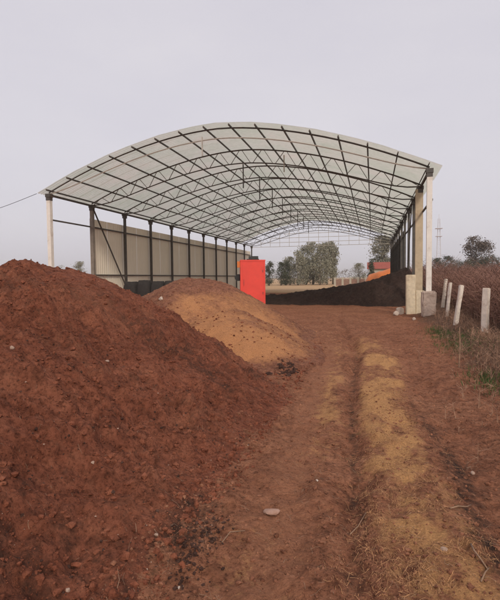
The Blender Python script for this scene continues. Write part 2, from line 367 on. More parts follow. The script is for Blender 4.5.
tag(link('compost_heap', me, M['compost']), 'long black compost heap under the shed, rising towards the right columns', 'compost heap')

# ------------------------------------------------------------------ the open shed
XL, XR, Y0, BAY, NB, EAVE, RISE = -14.75, 2.07, 18.74, 3.42, 12, 5.78, 2.24
XC, HW = (XL + XR) / 2, (XR - XL) / 2 + .08
YE = Y0 + BAY * (NB - 1)
def arch(x): return EAVE + RISE * (1 - abs((x - XC) / HW) ** 1.75) if abs(x - XC) < HW else EAVE - (abs(x - XC) - HW) * .42
shed = tag(empty('open_shed', (XC, Y0, 0)), 'long open-sided steel shed with an arched pale translucent roof', 'shed')
S = Vector((XC, Y0, 0))
def P(name, mb, mat, parent=shed, **kw):
    o = mb.build(name, mat, None, **kw); o.parent = parent
    o.location = -S if parent is shed else (0, 0, 0)
    return o
def shift(me, v):  # a mesh built in world space, moved so that its object can carry the place
    return me
# columns
def column_mesh(w):
    mb = MB(); mb.box((0, 0, 2.76), (w, w, 5.52)); mb.box((0, 0, .02), (w * 2, w * 2, .04)); return mb.mesh('column')
def bracket_mesh(w):
    mb = MB(); mb.box((0, 0, 5.60), (w * 1.5, w * 1.5, .16)); mb.box((0, 0, 5.44), (w * 1.25, w * 1.25, .14)); return mb.mesh('bracket')
cm_t = MB().box((-.05, 0, 2.76), (.32, .2, 5.52)).box((-.05, 0, .02), (.5, .4, .04)).mesh('column'); cm_t.materials.append(M['tanpaint'])
cm_p = column_mesh(.17); cm_p.materials.append(M['taupe'])
cm_d = column_mesh(.13); cm_c = column_mesh(.19); br = bracket_mesh(.17)
cm_d.materials.append(M['steel']); cm_c.materials.append(M['cream']); br.materials.append(M['steel'])
for side, x in ((-1, XL), (1, XR)):
    for i in range(NB):
        o = link('column', ((cm_t if side == 1 else cm_p) if i else cm_c) if i < 2 else cm_d, None, shed, (x - XC, BAY * i, -.03 + (.0)))
        b = link('bracket', br, None, o, (0, 0, 0))
        if i < 2: o['label'] = ('cream-painted column at the open front end' if i == 0 else 'broad tan column' if side == 1 else 'taupe column')
# doubled post beside the second right column
# trusses
def chord_pts(fn, n=30):
    return [(XC + (XR - XL) * (k / n - .5), fn(XC + (XR - XL) * (k / n - .5))) for k in range(n + 1)]
def zt(x): return arch(x) - .11
def zb(x):
    u = abs((x - XC) / HW); return zt(x) - (.60 * (1 - u ** 8) + .04)
def chord_mesh(fn, w, name):
    mb = MB(); pts = [(x - XC, 0, z) for x, z in chord_pts(fn)]; mb.tube(pts, w, 4); return mb.mesh(name)
top_me = chord_mesh(zt, .038, 'top_chord'); bot_me = chord_mesh(zb, .032, 'bottom_chord')
top_me.materials.append(M['steel']); bot_me.materials.append(M['steel'])
bot_pale = chord_mesh(lambda x: zt(x) - (.38 * (1 - abs((x - XC) / HW) ** 8) + .03), .03, 'bottom_chord'); bot_pale.materials.append(M['palesteel'])
nweb = 30; web_mes = []; allweb = MB()
for k in range(nweb):
    xa = XL + (XR - XL) * (k + .15) / nweb; xb = XL + (XR - XL) * (k + .95) / nweb
    if k % 2: xa, xb = xb, xa
    mb = MB(); p, q = (xa - XC, 0, zb(xa)), (xb - XC, 0, zt(xb)); mb.bar(p, q, .026); allweb.bar(p, q, .026)
    m_ = mb.mesh('web_strut'); m_.materials.append(M['webgrey']); web_mes.append(m_)
allweb_me = allweb.mesh('web'); allweb_me.materials.append(M['webgrey'])
han = MB().bar((0, 0, 7.22), (0, 0, 6.05), .05).mesh('hanger'); han.materials.append(M['steel'])
han_p = MB().bar((0, 0, 7.75), (0, 0, 6.95), .05).mesh('hanger'); han_p.materials.append(M['palesteel'])
for i in range(NB):
    t = empty('roof_truss', (0, BAY * i, 0), shed)
    link('top_chord', top_me, None, t)
    link('bottom_chord', bot_pale if i == 0 else bot_me, None, t)
    if 0 < i < 9:
        for m_ in web_mes: link('web_strut', m_, None, t)
    elif i: tag(link('web', allweb_me, None, t), kind='stuff')
    if i in (1, 2, 3, 4, 5, 6, 7, 8): link('hanger', han, None, t, (.15, 0, 0))
    if i in (0, 1): link('hanger', han_p, None, t, (-.7 if i == 0 else 2.2, 0, -.12 if i == 0 else -.25))
# purlins on top of the trusses
NP = 16
pur = MB().box((0, (YE - Y0 + .4) / 2 - .2, 0), (.042, YE - Y0 + .5, .068)).mesh('purlin'); pur.materials.append(M['steel'])
for k in range(NP):
    x = XL + .04 + (XR - XL - .08) * k / (NP - 1)
    dz = (arch(x + .02) - arch(x - .02)) / .04
    link('purlin', pur, None, shed, (x - XC, 0, arch(x) - .035), (0, -math.atan(dz), 0))
# eave beams along the column heads
for x in (XL, XR): P('eave_beam', MB().box((x, (Y0 + YE) / 2, 5.60), (.08, YE - Y0, .09)), M['steel'])
# roof sheets: corrugated, lapped, one copy after another along the shed
SW = BAY / 4
def sheet_mesh(seed):
    nx, ny = 34, 28; x0, x1 = XL - .42, XR + .42; V = []
    rn = random.Random(seed)
    for j in range(ny + 1):
        y = (SW + .06) * j / ny
        for i in range(nx + 1):
            x = x0 + (x1 - x0) * i / nx
            V.append((x - XC, y, arch(x) + .035 + .017 * math.sin(2 * math.pi * y / (SW / 5.0)) - .012 * j / ny + .012 * math.sin(x * 2.3 + seed * 2) * math.sin(x * 5.1 + seed)))
    f = [(j * (nx + 1) + i, j * (nx + 1) + i + 1, (j + 1) * (nx + 1) + i + 1, (j + 1) * (nx + 1) + i) for j in range(ny) for i in range(nx)]
    me = mesh_np('roof_sheet', V, np.array(f), True); me.materials.append(M['roof']); return me
sheets = [sheet_mesh(s) for s in range(4)]
ns = int(round((YE - Y0 + .30) / SW))
for k in range(ns - 4):
    link('roof_sheet', sheets[(k * 7 + k // 3) % 4], None, shed, (random.uniform(-.015, .015), -.30 + SW * k, .002 * (k % 2) + random.uniform(0, .006)))
# girts, brace, far gable frame
for x, y1, z in ((XL, YE, 4.47), (XL, YE, 1.85), (XR, YE, 4.50)):
    P('girt', MB().box((x + (-.10 if x < 0 else .10), (Y0 + y1) / 2 + (BAY / 2 if z < 2 else 0), z), (.06, y1 - Y0 - (BAY if z < 2 else 0), .07)), M['steel'])
P('brace', MB().bar((XL + .1, Y0 + BAY, 5.4), (XL + .1, Y0 + 2 * BAY, .9), .06), M['steel'])
P('brace', MB().bar((XR - .1, Y0 + 2 * BAY, 5.4), (XR - .1, Y0 + 3 * BAY, 1.2), .05), M['steel'])
g = empty('end_gable', (0, YE - Y0, 0), shed)
for z in (5.45, 5.95, 6.5, 7.0):
    w = max(0.5, HW * max(0, (1 - max(0, z + .35 - EAVE) / RISE)) ** (1 / 1.75)) if z > EAVE else HW - .1
    P('rail', MB().box((0, .03, z), (2 * w, .05, .05)), M['palesteel'], g)
for k in range(-6, 7):
    x = k * 1.2
    P('stud', MB().bar((x, 0, 5.48), (x, 0, arch(x + XC) - .15), .04), M['palesteel'], g)
# wall sheets (corrugated) on the left side, ones coloured dark for backlit shade on the far right bays
def wall_sheet(w, z0, z1, mat):
    nx = 24; V = []
    for z in (z0, z1):
        for i in range(nx + 1):
            ph = (i % 6); dx = .010 if ph in (0, 1) else 0
            V.append((dx, w * i / nx, z))
    f = [(i, i + 1, nx + 2 + i, nx + 1 + i) for i in range(nx)]
    me = mesh_np('wall_sheet', V, np.array(f)); me.materials.append(mat); return me
ws = [wall_sheet(SW - .006, .05, 4.93 + d, M['wallpanel']) for d in (0, .003, -.003)]
for k in range(4 * (NB - 2)):
    link('wall_sheet', random.choice(ws), None, shed, (XL - XC - .17 - .003 * (k % 2), BAY + SW * k, 0))
wd = wall_sheet(SW - .006, .05, 5.0, M['shadedwall'])
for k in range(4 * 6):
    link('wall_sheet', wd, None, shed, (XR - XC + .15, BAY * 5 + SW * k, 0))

# ------------------------------------------------------------------ things about the shed
def rough_block(name, size, mat, bev=.02, seed=0, amp=.012):
    bm = bmesh.new(); bmesh.ops.create_cube(bm, size=1)
    for v in bm.verts: v.co = Vector((v.co.x * size[0], v.co.y * size[1], (v.co.z + .5) * size[2]))
    bmesh.ops.bevel(bm, geom=bm.edges[:], offset=bev, segments=2, affect='EDGES')
    bmesh.ops.subdivide_edges(bm, edges=[e for e in bm.edges if e.calc_length() > .15], cuts=3, use_grid_fill=True)
    rn = random.Random(seed)
    for v in bm.verts: v.co += Vector((rn.uniform(-amp, amp), rn.uniform(-amp, amp), rn.uniform(-amp, amp) * .5))
    me = bpy.data.meshes.new(name); bm.to_mesh(me); bm.free(); me.materials.append(mat); return me
# pedestal round the front right column
o = link('concrete_pedestal', rough_block('concrete_pedestal', (.50, .50, .98), M['pedestal'], .04, 3, .02), None, None, (XR, Y0 - .02, sh(XR, Y0) - .06))
o = tag(o, 'pinkish-grey concrete pedestal at the foot of the front right column', 'pedestal')
gb = tag(empty('gate_pier', (1.56, 20.6, sh(1.56, 20.6) - .05)), 'cream concrete pier with a low stub wall beside the right columns', 'pier')
link('pier', rough_block('pier', (.38, .36, 1.72), M['block'], .02, 5, .008), None, gb, (0, 0, 0))
link('stub_wall', rough_block('stub_wall', (.36, .30, 1.05), M['block'], .02, 6, .008), None, gb, (.372, .02, 0))
def rock(name, size, mat, seed, sub=2):
    bm = bmesh.new(); bmesh.ops.create_icosphere(bm, subdivisions=sub, radius=.5); rn = random.Random(seed)
    ax = [Vector((rn.gauss(0, 1), rn.gauss(0, 1), rn.gauss(0, 1))).normalized() for _ in range(7)]; dd = [rn.uniform(.26, .42) for _ in ax]
    for v in bm.verts:
        for a, d in zip(ax, dd):
            k = v.co.dot(a)
            if k > d: v.co -= a * (k - d)
        v.co *= rn.uniform(.95, 1.05); v.co = Vector((v.co.x * size[0], v.co.y * size[1], v.co.z * size[2]))
    me = bpy.data.meshes.new(name); bm.to_mesh(me); bm.free(); me.materials.append(mat); return me
def put_rock(px, py, w, h, mat, label, seed, z=None, name='stone', cat='stone', depth=None, group=None, rz=None):
    # walks the ray down to the surface
    d = ray(px, py); t = np.concatenate([np.arange(.8, 8, .01), np.arange(8, 40, .03)])
    k = int(np.argmax(CAM_H + d.z * t < surf_h(d.x * t, d.y * t))); p = d * float(t[k]) + Vector((0, 0, CAM_H))
    o = link(name, rock(name, (w, depth or w * .8, h), mat, seed), None, None, (p.x, p.y, sh(p.x, p.y) + h * .22), (0, 0, seed * 1.3 if rz is None else rz))
    return tag(o, label, cat, group)
put_rock(400, 314, .46, .52, M['whitestone'], 'big white stone leaning at the foot of the cream pier', 1)
put_rock(396, 315.5, .26, .26, M['whitestone'], 'small white stone left of the big one by the cream pier', 2)
put_rock(414, 320, .16, .14, M['whitestone'], 'lone white pebble in front of the cream pier', 3)
put_rock(273, 513, .14, .042, M['pinkstone'], 'flat pale stone lying on the bare left wheel track', 31, depth=.08, rz=.25)
put_rock(12, 349, .045, .04, M['stone'], 'pale stone near the left edge of the red mound', 5)
put_rock(107, 362, .06, .035, M['stone'], 'pale flat stone halfway up the red mound', 6)
put_rock(161, 300, .16, .11, M['whitestone'], 'whitish stone on the shoulder between the red and tan mounds', 7)
put_rock(93, 464, .03, .024, M['stone'], 'small pink-white stone on the lower face of the mound', 8)
put_rock(68, 592, .032, .024, M['stone'], 'rounded pale stone at the bottom left of the picture', 9)
put_rock(156, 536, .028, .022, M['stone'], 'small tan stone left of the dark clod heap', 10)
put_rock(179, 590, .022, .018, M['whitestone'], 'white pebble below the dark clod heap', 11)
put_rock(444, 551, .045, .03, M['stone'], 'tan stone beside the right wheel track near the bottom edge', 12)
put_rock(473, 474, .05, .03, M['stone'], 'pale flat pebble on the right wheel track', 13)
put_rock(317, 481, .03, .02, M['whitestone'], 'white pebble beside the narrow rut', 14)
# black bags on the ground along the left wall
for k, px in enumerate((132, 145, 158, 171)):
    p = at_y(px, 288, 23.6 + .2 * k); hb = (1.48, 1.56, 1.46, 1.5)[k]
    bm = bmesh.new(); bmesh.ops.create_cube(bm, size=1); bmesh.ops.subdivide_edges(bm, edges=bm.edges[:], cuts=5, use_grid_fill=True)
    for v in bm.verts:
        u = v.co.z + .5; bul = 1 + .16 * math.sin(math.pi * u) - .25 * max(0, u - .85) / .15 * .5; q = Vector((v.co.x, v.co.y)); l = max(abs(q.x), abs(q.y)); rd = q.length
        f_ = (l / rd) ** .45 if rd > 0 else 1
        nn = .05 * float(fbm(np.array([v.co.x * 5 + k * 9]), np.array([v.co.y * 5 + v.co.z * 4]), 7, 3)[0])
        v.co = Vector((q.x * f_ * bul * .74, q.y * f_ * bul * .74, u * hb + (nn if u > .5 else 0))) + Vector((nn, nn, 0))
    for fc in bm.faces: fc.smooth = True
    me = bpy.data.meshes.new('bulk_bag'); bm.to_mesh(me); bm.free()
    o = link('bulk_bag', me, M['bag'], None, (p.x, p.y, sh(p.x, p.y) - .03), (0, 0, .15 * k))
    tag(o, ['leftmost', 'second from left', 'third from left', 'rightmost'][k] + ' of the four black bulk bags below the beige wall', 'bulk bag', 'black bulk bags below the beige wall')

# bright red machine housing behind the tan mound
def red_box():
    Yb = 21.5; a = at_y(239.5, 260, Yb); b = at_y(264.5, 260, Yb); w = b.x - a.x; cx = (a.x + b.x) / 2; top = a.z
    o = tag(empty('red_hopper', (cx - .15, Yb + .6, 0)), 'tall bright red steel hopper box standing behind the straw-coloured mound', 'hopper')
    base = sh(cx, Yb); o.rotation_euler = (0, 0, R(17.5)); w *= .97
    def pp(name, mb, mat, par=o, **kw):
        q = mb.build(name, mat, None, **kw); q.parent = par; return q
    hgt = top - base
    body = pp('body', MB().box((0, 0, base + .12 + (hgt - .12) / 2), (w, 1.2, hgt - .12)), M['red'], bevel=.02)
    pp('rim', MB().box((0, -.601, top - .035), (w + .02, .03, .07)), M['red'], body)
    for s in (-1, 1): pp('corner_rib', MB().box((s * (w / 2 - .03), -.605, base + .12 + (hgt - .25) / 2), (.055, .028, hgt - .25)), M['red'], body)
    for s in (-1, 1): pp('foot', MB().box((s * (w / 2 - .1), -.4, base + .06), (.12, .3, .16)), M['black'])
    pp('panel', MB().box((0, -.606, base + .12 + (hgt - .12) * .55), (w - .22, .012, (hgt - .12) * .72)), M['red'], body, bevel=.004)
    for zz in (.35, .78): pp('hinge', MB().box((w / 2 - .12, -.622, base + hgt * zz), (.05, .03, .12)), M['redworn'], body)
    pp('latch', MB().bar((-w / 2 + .17, -.635, base + hgt * .5), (-w / 2 + .17, -.635, base + hgt * .62), .03), M['redworn'], body)
    pp('side_bracket', MB().box((-w / 2 - .07, -.5, top - .22), (.15, .08, .30)), M['orange'], bevel=.01)
    pp('motor', MB().tube([(-w / 2 - .09, -.3, top - .85), (-w / 2 - .09, .3, top - .85)], .17, 14), M['black'])
    e = MB().tube([(-.15, .25, top + .05), (.32, .25, top + .05)], .17, 12); e.box((.05, .25, top + .02), (.6, .4, .1)); pp('engine_cover', e, M['black'])
red_box()

# ------------------------------------------------------------------ fence posts on the right verge
for k, (tp, bt, w, lab) in enumerate((((486.5, 288), (484.5, 336), .15, 'thickest, nearest whitewashed concrete fence post, standing almost upright'),
                                      ((461.5, 285), (455, 326), .13, 'whitewashed fence post leaning right, second nearest of the four'),
                                      ((450.5, 282.5), (446.5, 318), .11, 'thin whitewashed fence post close behind the leaning one'),
                                      ((446, 279), (442.5, 307), .14, 'farthest whitewashed fence post, next to the shed pedestal'))):
    b = at_z(*bt, .14)
    if k == 3: b = at_y(*bt, 22.5)
    zb_ = sh(b.x, b.y); t = at_y(*tp, b.y + .05)
    b.z = min(b.z, zb_) - .08
    v = t - b; L = v.length
    me = rough_block('fence_post', (w, w * .8, L), M['post'], .015, 20 + k, .006)
    o = link('fence_post', me, None, None, b, v.to_track_quat('Z', 'Y').to_euler())
    tag(o, lab, 'fence post', 'whitewashed fence posts along the verge')
# thin stake
b = at_z(459, 361, .1); t = at_y(459.5, 327, b.y)
b.z = sh(b.x, b.y) - .03
tag(MB().tube([b, b.lerp(t, .5) + Vector((.01, 0, 0)), t], [.013, .012, .009], 6).build('wooden_stake', M['twig']), 'thin pale stake standing in the grass below the leaning post', 'stake')

# ------------------------------------------------------------------ far things
def leaf_cloud(name, pts, size, mat, seed, elong=1.0):
    rn = np.random.default_rng(seed); n = len(pts); pts = np.asarray(pts)
    a = rn.normal(size=(n, 3)); a /= np.linalg.norm(a, axis=1)[:, None]; b = np.cross(a, rn.normal(size=(n, 3))); b /= np.linalg.norm(b, axis=1)[:, None]
    s = (size * rn.uniform(.5, 1.4, n))[:, None]
    a[:, 2] *= elong
    V = np.stack([pts - a * s, pts + b * s * .55, pts + a * s, pts - b * s * .55], 1).reshape(-1, 3)
    f = np.arange(4 * n).reshape(n, 4)
    me = mesh_np(name, V, f); me.materials.append(mat); return me
def tree(name, px, top_py, Y, wpx, label, leaf, trunk_mat, seed, base_py=None, n=1500, shape='round', open_=.5, group=None, cat='tree', low=.25):
    rn = random.Random(seed); b = at_y(px, 276, Y); t = at_y(px, top_py, Y); H = t.z + .1; W = wpx / F * (Y / math.cos(YAW)) * .5
    root = tag(empty(name, (b.x, Y, -.05)), label, cat, group)
    mb = MB(); mb.tube([(0, 0, 0), (rn.uniform(-.1, .1), 0, H * .4), (rn.uniform(-.2, .2), rn.uniform(-.2, .2), H * .8)], [.022 * H + .03, .016 * H + .02, .01 * H], 6)
    lim = []
    for k in range(9):
        z0 = H * rn.uniform(.25, .7); a = rn.uniform(0, 6.28); l = W * rn.uniform(.5, .95)
        e = Vector((math.cos(a) * l, math.sin(a) * l, z0 + H * rn.uniform(.12, .28))); lim.append(e)
        mb.tube([(0, 0, z0), tuple(e * .5 + Vector((0, 0, z0 * .5))), tuple(e)], [.010 * H, .007 * H, .003 * H], 4)
    mb.build('trunk', trunk_mat, root, smooth=True)
    pts = []; cl = []
    for k in range(26):
        u = rn.uniform(0, 1); z = H * (low + (1 - low) * u)
        if shape == 'cone': rad = W * (1 - u) * 1.1
        elif shape == 'poplar': rad = W * (math.sin(math.pi * min(1, .12 + .86 * u))) ** .6
        else: rad = W * math.sqrt(max(.02, 1 - (2 * u - 1) ** 2))
        a = rn.uniform(0, 6.28); q = rad * math.sqrt(rn.uniform(.1, 1)) * .85
        cl.append((Vector((math.cos(a) * q, math.sin(a) * q, z)), rn.uniform(.16, .34) * (W + .1 * H)))
    nr = np.random.default_rng(seed)
    for c, rr in cl:
        m = int(n * 3.6) // 26; d = nr.normal(size=(m, 3)) * rr * .62 * np.array([1, 1, .9 if shape != 'poplar' else 1.5]); pts.append(d + np.array(c))
    pts = np.concatenate(pts); pts = pts[(pts[:, 2] > H * low * .6) & (pts[:, 2] < H * 1.04)]
    link('crown', leaf_cloud('crown', pts, .012 * H + .04 if H > 3 else .05, leaf, seed, 1.5 if shape == 'poplar' else 1), None, root)
    return root
pop = [(298, 252, 14, 'leftmost, lower tree of the grey-green grove'), (306, 247, 12, 'second tree from the left in the grey-green grove'), (313, 243.5, 13, 'tall tree in the middle of the grey-green grove'),
       (320, 246, 13, 'tree right of the grove middle'), (327, 244, 12, 'second tree from the right in the grove'), (333, 243, 10, 'slender rightmost tree of the grove'), (290, 258, 12, 'short tree at the left foot of the grey-green grove')]
for k, (px, ty, w, lab) in enumerate(pop):
    tree('grove_tree', px, ty, 96 + (k * 37 % 11), w * 1.4, lab + ' beyond the shed', M['leafpop'], M['trunk'], 200 + k, n=1100, shape='poplar', group='grey-green grove beyond the shed', low=.07)
for k, (px, ty, w, lab) in enumerate(((269, 262, 12, 'dark green bush right beside the red hopper'), (281, 263, 10, 'dark green bush between the red hopper and the grove'), (286, 261, 9, 'dark green bush at the left end of the grove'))):
    tree('bush', px, ty, 92 + k * 2, w, lab + ', beyond the shed', M['leafdark'], M['darktrunk'], 230 + k, n=800, group='dark bushes beyond the shed', cat='bush', low=.02)
tree('bush', 359, 264, 105, 16, 'greyish round bush beyond the low brick wall', M['leafpop'], M['darktrunk'], 240, n=800, cat='bush', low=.02)
tree('conical_shrub', 371.5, 259, 80, 8, 'dark green conical shrub beside the red-roofed house', M['leafdark'], M['darktrunk'], 241, n=800, shape='cone', cat='shrub', low=.02)
tree('tree', 384, 237.5, 112, 26, 'large grey-green tree above the red-roofed house', M['leafpop'], M['darktrunk'], 242, n=2600, cat='tree')
tree('tree', 475.5, 238, 100, 25, 'round bare-topped tree standing alone at the field edge', M['leafbrown'], M['darktrunk'], 243, n=2000, low=.12)
tree('bush', 476, 255, 98, 24, 'dark bush under the round lone tree', M['leafdark'], M['darktrunk'], 247, n=1500, cat='bush', low=.02)
for k, (px, ty, w, lab) in enumerate(((437, 259, 14, 'left end'), (446, 257, 18, 'middle'), (455, 260, 14, 'right end'))):
    tree('hedge_bush', px, ty, 118 + k * 3, w, 'dark hedge bush at the %s of the hedge below the mast' % lab, M['leafdark'], M['darktrunk'], 250 + k, n=1300, cat='bush', group='hedge below the mast', low=.02)
for k, (px, ty, w, lab) in enumerate(((492, 256, 14, 'dark bush right of the round lone tree'), (500, 258, 16, 'dark bush cut by the right edge of the picture'), (464, 262, 14, 'low dark bush left of the round lone tree'))):
    tree('bush', px, ty, 112 + k * 4, w, lab, M['leafdark'], M['darktrunk'], 260 + k, n=1000, cat='bush', low=.02)
tree('bush', 80, 262.5, 95, 16, 'pale green bush showing between the two front left columns', M['leafpop'], M['darktrunk'], 270, n=900, cat='bush', low=.05)
tree('bush', 62, 266, 100, 12, 'low bush just above the red mound beside the first left column', M['leafpop'], M['darktrunk'], 271, n=700, cat='bush', low=.05)
# far background thickets along the horizon
def thicket(name, label, x0, x1, Y, h0, h1, mat, n, seed):
    rn = np.random.default_rng(seed); x = rn.uniform(x0, x1, n); hh = h0 + (h1 - h0) * (vnoise(x * .08, x * 0, seed) + .5) * (.6 + .8 * (vnoise(x * .35, x * 0, seed + 3) + .5))
    z = hh * rn.uniform(0, 1, n) ** .8; y = Y + rn.uniform(-4, 4, n)
    tag(link(name, leaf_cloud(name, np.stack([x, y, z], 1), .35, mat, seed), None), label, 'wood', kind='stuff')
thicket('far_wood', 'far brownish wood along the horizon', -420, 420, 300, 3, 8, M['leafbrown'], 26000, 5)

# small house with a red roof
hs = tag(empty('farm_house', (at_y(385, 270, 88).x, 88, 0)), 'small cream house with a red roof beyond the orange heap', 'house')
MB().box((0, 2.5, 1.5), (5.6, 5, 3.1)).build('wall', M['housewall'], hs)
rf = MB(); rf.v = [(-3.2, -.4, 3.05), (3.2, -.4, 3.05), (3.2, 5.4, 3.05), (-3.2, 5.4, 3.05), (-3.2, 2.5, 4.35), (3.2, 2.5, 4.35)]
rf.f = [(0, 1, 5, 4), (2, 3, 4, 5), (0, 4, 3), (1, 2, 5), (0, 3, 2, 1)]
rf.build('roof', M['houseroof'], hs)
for x in (-1.6, 1.3):
    wd_ = MB().box((x, -.02, 1.7), (1.1, .1, 1.2)).build('window', M['cream'], hs); MB().box((x, -.075, 1.7), (.95, .03, 1.05)).build('pane', M['glass'], wd_)
MB().box((0, -.02, 1.1), (.9, .1, 2.1)).build('door', M['darktrunk'], hs)
# orange tarpaulin heap
def heap():
    Yh = 58; a = at_y(362, 279, Yh); b = at_y(396, 279, Yh); n = 60; m = 40; V = []
    w = b.x - a.x
    for j in range(m + 1):
        for i in range(n + 1):
            u, v = i / n, j / m
            e = min(1, math.sin(math.pi * v) ** .55) * min(1, (1 - u) * 9) ** .5 * min(1, u * 5) ** .6
            z = (1.65 + 1.2 * u) * e + .12 * float(fbm(np.array([u * 6]), np.array([v * 5]), 7, 3)[0]) * e
            V.append((a.x + u * w, Yh + 5 * v, z - .02))
    f = [(j * (n + 1) + i, j * (n + 1) + i + 1, (j + 1) * (n + 1) + i + 1, (j + 1) * (n + 1) + i) for j in range(m) for i in range(n)]
    tag(link('tarpaulin_heap', mesh_np('tarpaulin_heap', V, np.array(f), True), M['orange']), 'heap under a bright orange tarpaulin beyond the far right end of the shed', 'heap')
heap()
a = at_y(335, 275, 84); b = at_y(366, 275, 84)
bw = tag(empty('brick_boundary_wall', (a.x, 84, 0)), 'low brown brick wall between the grove and the orange heap', 'wall')
MB().box(((b.x - a.x) / 2, 0, .6), (b.x - a.x, .24, 1.25)).build('wall', M['brickwall'], bw)
for k in range(5): MB().box(((b.x - a.x) * k / 4, -.02, .75), (.36, .36, 1.6)).build('pier', M['housewall'], bw)
# lattice mast
mp = at_y(438.5, 270, 240); mh = at_y(438.5, 214, 240).z
ms = tag(empty('radio_mast', (mp.x, 240, 0)), 'thin lattice radio mast far off right of the shed', 'mast')
w0, w1 = 1.2, .4
legs = [[(sx * w0, sy * w0, 0), (sx * w1, sy * w1, mh * .93)] for sx, sy in ((-1, -1), (1, -1), (1, 1), (-1, 1))]
for l in legs: MB().bar(*l, .10).build('leg', M['mast'], ms)
lat = MB(); K = 14
for f_ in range(4):
    p, q = legs[f_], legs[(f_ + 1) % 4]
    for k in range(K):
        l0 = Vector(p[0]).lerp(Vector(p[1]), k / K); l1 = Vector(q[0]).lerp(Vector(q[1]), (k + 1) / K); l2 = Vector(q[0]).lerp(Vector(q[1]), k / K)
        lat.bar(l0, l1, .05); lat.bar(l0, l2, .05)
tag(lat.build('lattice', M['mast'], ms), kind='stuff')
MB().box((0, 0, mh * .78), (3.2, 3.2, .2)).build('platform', M['mast'], ms); MB().box((0, 0, mh * .66), (2.8, 2.8, .2)).build('platform', M['mast'], ms)
MB().bar((0, 0, mh * .92), (0, 0, mh), .14).build('antenna', M['mast'], ms)
# service cable from the left front corner of the roof to a pole outside the frame
c0 = Vector((XL - .35, Y0 - .4, 5.62)); c1 = at_y(-60, 221, 21.0)
pole = tag(empty('cable_pole', (c1.x, c1.y, 0)), 'short timber pole carrying the service cable left of the shed', 'pole')
MB().tube([(0, 0, -.1), (0, 0, c1.z + .2)], [.11, .08], 10).build('shaft', M['darktrunk'], pole)
MB().box((0, 0, c1.z + .05), (.5, .08, .08)).build('cross_arm', M['darktrunk'], pole)
tag(MB().tube([c0.lerp(c1, k / 12) - Vector((0, 0, .22 * math.sin(math.pi * k / 12))) for k in range(13)], .011, 5).build('service_cable', M['black']), 'thin black cable running from the left roof corner out of the picture', 'cable')

# ------------------------------------------------------------------ brush field on the right (nobody could count the stems)
def blades(n, xf, hf, wid, seed, lean=.35, zoff=0.):
    rn = np.random.default_rng(seed); x, y = xf(rn, n); h = hf(rn, n, x, y); z = surf_h(x, y) - .02 + zoff
    a = rn.uniform(0, 2 * np.pi, n); l = h * lean * rn.uniform(.1, 1, n); dx, dy = np.cos(a) * l, np.sin(a) * l
    t = rn.uniform(0, 2 * np.pi, n); w = wid * rn.uniform(.5, 1.5, n); wx, wy = np.cos(t) * w, np.sin(t) * w
    V = np.stack([np.stack([x - wx, y - wy, z], 1), np.stack([x + wx, y + wy, z], 1),
                  np.stack([x + dx * .45 + wx * .7, y + dy * .45 + wy * .7, z + h * .6], 1), np.stack([x + dx * .45 - wx * .7, y + dy * .45 - wy * .7, z + h * .6], 1),
                  np.stack([x + dx + wx * .15, y + dy + wy * .15, z + h], 1), np.stack([x + dx - wx * .15, y + dy - wy * .15, z + h], 1)], 1).reshape(-1, 3)
    b = np.arange(n)[:, None] * 6; f = np.concatenate([b + np.array([[0, 1, 2, 3]]), b + np.array([[3, 2, 4, 5]])])
    return V, f
def branchy(n, xf, hmin, hmax, wid, seed, twigs=9):
    """dry shrubs: each a stem with side twigs"""
    rn = np.random.default_rng(seed); x, y = xf(rn, n); h = rn.uniform(hmin, hmax, n) * (1 + .9 * sstep(22, 60, y)) * (1 + .5 * vnoise(x * .5, y * .3, seed)); z = surf_h(x, y) - .03
    Vs = []; 
    def seg(p, q, w):
        d = q - p; s = np.cross(d, rn.normal(size=d.shape)); s /= (np.linalg.norm(s, axis=1)[:, None] + 1e-9); s *= (w if np.isscalar(w) else w[:, None])
        Vs.append(np.stack([p - s, p + s, q + s * .35, q - s * .35], 1))
    base = np.stack([x, y, z], 1); top = base + np.stack([rn.normal(0, .12, n) * h, rn.normal(0, .12, n) * h, h], 1)
    wd = wid * (1 + y / 18); seg(base, top, wd * 1.3)
    for k in range(twigs):
        u = rn.uniform(.1, .95, n)[:, None]; p = base + (top - base) * u; a = rn.uniform(0, 6.28, n); l = h * rn.uniform(.15, .45, n)
        q = p + np.stack([np.cos(a) * l, np.sin(a) * l, l * rn.uniform(.2, 1.3, n)], 1); seg(p, q, wd * .8)
        a2 = a + rn.normal(0, .7, n); q2 = q + np.stack([np.cos(a2) * l, np.sin(a2) * l, l * rn.uniform(-.2, 1.0, n)], 1) * .55; seg(q, q2, wd * .55)
    V = np.concatenate(Vs).reshape(-1, 3); return V, np.arange(len(V)).reshape(-1, 4)
def fieldpos(x0, y0, y1, spread):
    def f(rn, n):
        y = y0 * (y1 / y0) ** rn.uniform(0, 1, n); x = x0 + .06 * np.clip(y - 15, 0, 25) + .25 * vnoise(y * .8, y * 0, 3) + np.abs(rn.uniform(0, 1, n)) ** 1.3 * (spread + y * .55); return x, y
    return f
V, f = branchy(9500, fieldpos(3.15, 11.2, 95, 1.5), .8, 1.35, .0055, 300, 9)
tag(link('dry_brush', mesh_np('dry_brush', V, f), M['brush']), 'reddish brown dry brush covering the field behind the fence posts', 'brush', kind='stuff')
V, f = branchy(900, fieldpos(3.0, 9.5, 60, .9), .5, 1.1, .004, 301, 7)
tag(link('dry_weeds', mesh_np('dry_weeds', V, f), M['brush2']), 'pale dry weeds along the fence line', 'weeds', kind='stuff')
def verge(rn, n):
    y = 3.5 * (18 / 3.5) ** rn.uniform(0, 1, n); return 1.75 + rn.normal(0, .42, n) + .06 * y, y
V, f = branchy(1500, verge, .04, .26, .0028, 302, 6)
